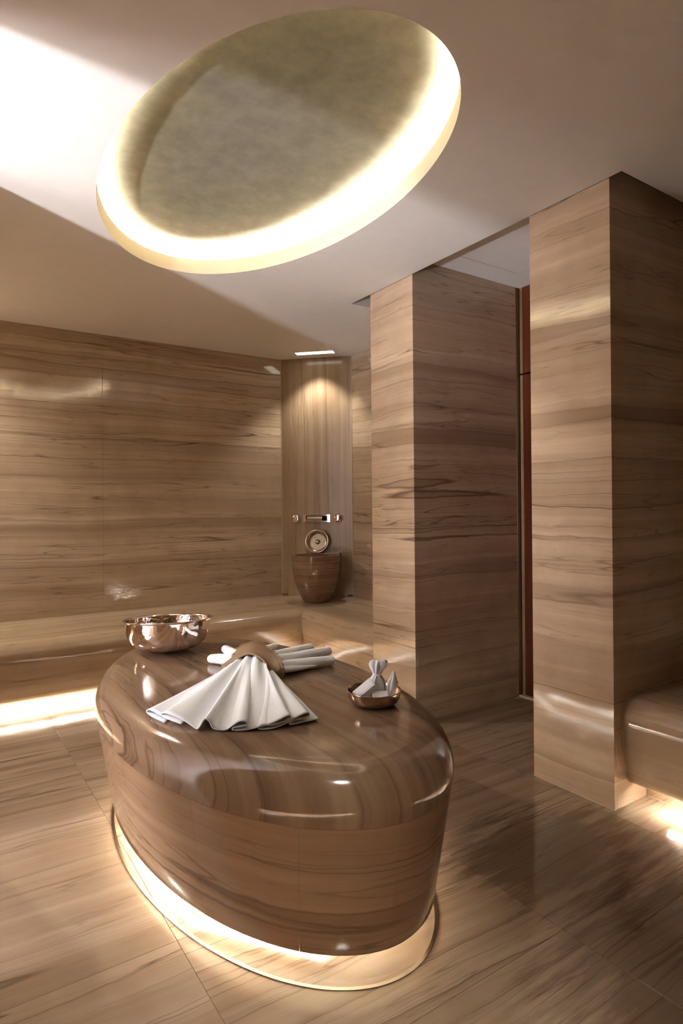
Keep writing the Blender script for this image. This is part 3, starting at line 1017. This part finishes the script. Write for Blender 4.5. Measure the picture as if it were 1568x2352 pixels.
bag = loft_cloth('bag', secs, M['white_cloth'], pb, seed=1.0)
lathe('tie', [(0.0125 + 0.0025 * math.cos(q), 0.0035 * math.sin(q)) for q in [2 * PI * i / 8 for i in range(9)]], dpt(0.011, 0.018, 0.096), M['white_cloth'], bag, 32, up + rgt * 0.2)
rp = catmull([dpt(0.022, 0.020, 0.095), dpt(0.034, 0.022, 0.112), dpt(0.037, 0.022, 0.122), dpt(0.031, 0.022, 0.118)], 6)
v, f = tube(rp, [0.0022] * len(rp), 8)
mk('ribbon', v, f, M['brown_cloth'], bag, True)
rp = catmull([dpt(0.022, 0.018, 0.095), dpt(0.033, 0.010, 0.08), dpt(0.037, 0.004, 0.055), dpt(0.036, 0.002, 0.03)], 6)
v, f = tube(rp, [0.002] * len(rp), 8)
mk('ribbon', v, f, M['brown_cloth'], bag, True)

pk = thing('cloth_packet', 'small twisted white cloth packet at the right side of the dish', 'packet', dpt(0.055, 0.0, 0.01))
secs = [(dpt(0.048, -0.004, 0.008), 0.012, 0.012, 0.0), (dpt(0.050, -0.004, 0.02), 0.017, 0.013, 0.06), (dpt(0.052, -0.004, 0.034), 0.016, 0.012, 0.10), (dpt(0.056, -0.004, 0.046), 0.013, 0.010, 0.12),
        (dpt(0.060, -0.004, 0.060), 0.017, 0.011, 0.12), (dpt(0.062, -0.003, 0.075), 0.017, 0.010, 0.12), (dpt(0.065, -0.002, 0.088), 0.011, 0.008, 0.14), (dpt(0.0665, -0.001, 0.100), 0.0065, 0.006, 0.12),
        (dpt(0.0665, 0.0, 0.108), 0.005, 0.004, 0.05), (dpt(0.0665, 0.0, 0.110), 0.002, 0.002, 0.0)]
pwrap = loft_cloth('wrap', secs, M['white_cloth'], pk, nf=5, seed=2.2)
for dz, dr in ((0.078, 0.020), (0.070, 0.017)):
    rp = [dpt(0.062, -0.004, dz), dpt(0.062 + dr * 0.7, -0.006, dz + 0.004), dpt(0.064 + dr, -0.006, dz - 0.004)]
    v, f = tube(rp, [0.0012] * 3, 6)
    mk('string', v, f, M['white_cloth'], pwrap, True)

# ------------------------------------------------------------------ fanned towel and its brown band
TZ = ZTOP
hem_arch = catmull([(0.975, 2.350, TZ + 0.003), (0.995, 2.320, TZ + 0.025), (1.022, 2.288, TZ + 0.060), (1.056, 2.245, TZ + 0.082), (1.080, 2.175, TZ + 0.066), (1.090, 2.125, TZ + 0.020), (1.092, 2.112, TZ + 0.003)], 8)
back_arch = catmull([(1.060, 2.520, TZ + 0.003), (1.085, 2.470, TZ + 0.045), (1.115, 2.420, TZ + 0.078), (1.149, 2.359, TZ + 0.094), (1.142, 2.230, TZ + 0.084), (1.128, 2.130, TZ + 0.055), (1.122, 2.105, TZ + 0.003)], 8)

tw = thing('white_towel', 'white towel gathered in the middle and spread like a fan on the platform', 'towel', (1.0, 2.1, TZ))
HEM = [(190, 1), (110, 2), (62, 5), (48, 11), (75, 18), (180, 16), (270, 12), (320, 9), (270, 11), (200, 15), (166, 21), (200, 27), (300, 23), (380, 12), (435, 3), (462, 10), (497, 32), (530, 27), (556, 9), (600, 3), (665, 3),
       (715, 15), (765, 27), (812, 26), (820, 18), (775, 15), (722, 12), (706, 6), (735, 2), (830, 3), (960, 12), (1060, 22), (1135, 31), (1156, 26), (1110, 17), (1030, 15), (950, 17), (908, 11), (925, 3), (1020, 3),
       (1120, 9), (1230, 24), (1290, 28), (1306, 22), (1280, 16), (1200, 16), (1152, 10), (1160, 3), (1260, 3), (1330, 4), (1386, 5)]
KX = [(48, 0.576, 2.0), (180, 0.598, 1.90), (450, 0.66, 1.766), (760, 0.756, 1.69), (1020, 0.844, 1.645), (1235, 0.937, 1.638), (1386, 1.0, 1.632)]


def hemxy(c):
    for (a, xa, ya), (b, xb, yb) in zip(KX, KX[1:]):
        if c <= b or b == KX[-1][0]:
            t = (c - a) / (b - a)
            return xa + (xb - xa) * t, ya + (yb - ya) * t


hem = catmull([(*hemxy(c), TZ + 0.0018 + z * 0.001 * 1.05) for c, z in HEM], 5)
nh = len(hem)
# mouth of the fan: inside the band's front arch, resampled by the fold pattern
cl_len = [0.0]
for a, b in zip(hem, hem[1:]):
    cl_len.append(cl_len[-1] + (b - a).length)
mouth = []
for i in range(nh):
    t = cl_len[i] / cl_len[-1]
    q = 0.10 + 0.80 * t
    fidx = q * (len(hem_arch) - 1)
    k = min(int(fidx), len(hem_arch) - 2)
    p = hem_arch[k].lerp(hem_arch[k + 1], fidx - k)
    p = Vector((p.x + 0.020, p.y + 0.026, TZ + (p.z - TZ) * 0.86))
    p.z += 0.005 * math.sin(t * 46)
    mouth.append(p)
ns = 30
v = []
for j in range(ns + 1):
    s = j / ns
    for i in range(nh):
        a, b = mouth[i], hem[i]
        p = a.lerp(b, s)
        za, zb = a.z - TZ, b.z - TZ
        z = za * (1 - s) ** 1.25 + zb * s ** 0.9
        # gathers near the mouth spread out into the folds of the hem
        z += 0.006 * math.sin(cl_len[i] / cl_len[-1] * 46) * (1 - s) * s * 2.2
        v.append(Vector((p.x, p.y, TZ + max(z, 0.0022))))
fan = mk('fan', v, grid_faces(ns + 1, nh), M['white_cloth'], tw, True)
so = fan.modifiers.new('thickness', 'SOLIDIFY')
so.thickness = 0.0028
so.offset = 1.0
# rolled folds behind the band
FOLDS = [  # end x, y, radius at start, radius at end, start shift, mid lift
    (0.998, 2.500, 0.028, 0.021, (-0.04, 0.07), 0.016),
    (1.120, 2.640, 0.028, 0.020, (-0.02, 0.09), 0.024),
    (1.330, 2.560, 0.026, 0.018, (0.02, 0.06), 0.026),
    (1.435, 2.415, 0.027, 0.019, (0.00, -0.02), 0.030),
    (1.455, 2.300, 0.029, 0.021, (0.00, -0.08), 0.024),
    (1.395, 2.180, 0.030, 0.021, (-0.005, -0.14), 0.010),
]
for k, (x, y, r0, r1, (sx, sy), lift) in enumerate(FOLDS):
    st = Vector((1.10 + sx, 2.33 + sy, TZ + r0 * 0.9 + lift * 0.45))
    e = Vector((x, y, TZ + r1 * 0.92 + 0.002 + (0.008 if k in (3, 4) else 0)))
    mid = st.lerp(e, 0.45); mid.z = st.z * 0.55 + e.z * 0.45 - 0.002
    path = catmull([st, mid, st.lerp(e, 0.75) + Vector((0, 0, 0.001 - (st.z - e.z) * 0.10)), e], 7)
    m = len(path)
    rad = [r0 + (r1 - r0) * i / (m - 1) for i in range(m)]
    d = (path[-1] - path[-2]).normalized()
    for q in (0.35, 0.65, 0.85, 0.97):
        path.append(e + d * r1 * q); rad.append(r1 * math.sqrt(1 - q * q))
    v, f = tube(path, rad, 16, 0.9)
    mk('fold', v, f, M['white_cloth'], tw, True)
# flat under-layer to the right
v, f = tube(catmull([(1.10, 2.22, TZ + 0.022), (1.17, 2.175, TZ + 0.022), (1.27, 2.175, TZ + 0.017), (1.37, 2.19, TZ + 0.014)], 6), [0.048 - 0.034 * (i / 18) for i in range(19)], 16, 0.42)
mk('fold', [Vector(q) if q[2] > TZ + 0.001 else Vector((q[0], q[1], TZ + 0.001)) for q in v], f, M['white_cloth'], tw, True)

band = thing('cloth_band', 'brown cotton band with fringed edge wrapped over the middle of the white towel', 'cloth', (1.09, 2.28, TZ))
nb_ = len(hem_arch)
v = []
nw = 10
for j in range(nw + 1):
    s = j / nw
    for i in range(nb_):
        p = hem_arch[i].lerp(back_arch[i], s)
        p.z += 0.004 * math.sin(s * PI) * math.sin(PI * i / (nb_ - 1))
        v.append(p)
cloth = mk('wrap', v, grid_faces(nw + 1, nb_), M['brown_cloth'], band, True)
so = cloth.modifiers.new('thickness', 'SOLIDIFY')
so.thickness = 0.004
so.offset = 1.0
hm = [p + Vector((-0.001, -0.001, 0.003)) for p in hem_arch]
v, f = tube(hm, [0.0042] * nb_, 8)
mk('hem', v, f, M['brown_cloth'], cloth, True)
v, f = [], []
rd = random.Random(3)
for i in range(2, nb_ - 1):
    for q in range(2):
        p = back_arch[i].lerp(back_arch[i + 1] if i + 1 < nb_ else back_arch[i], q * 0.5) + Vector((0, 0, 0.004))
        dirv = (back_arch[i] - hem_arch[i]).normalized()
        ln = rd.uniform(0.010, 0.024)
        tdir = (back_arch[min(i + 1, nb_ - 1)] - back_arch[i - 1]).normalized() * rd.uniform(-0.7, 0.9)
        pth = [p, p + (dirv + tdir * 0.4) * ln * 0.5 + up * rd.uniform(0, 0.004), p + (dirv * 0.8 + tdir) * ln + up * rd.uniform(-0.010, 0.002)]
        for qv in pth:
            qv.z = max(qv.z, TZ + 0.002)
        tv, tf = tube(pth, [0.0011, 0.0013, 0.0009], 5)
        b = len(v)
        v += tv
        f += [tuple(b + x for x in q_) for q_ in tf]
fr = mk('fringe', v, f, M['fringe'], cloth, True)
fr['kind'] = 'stuff'
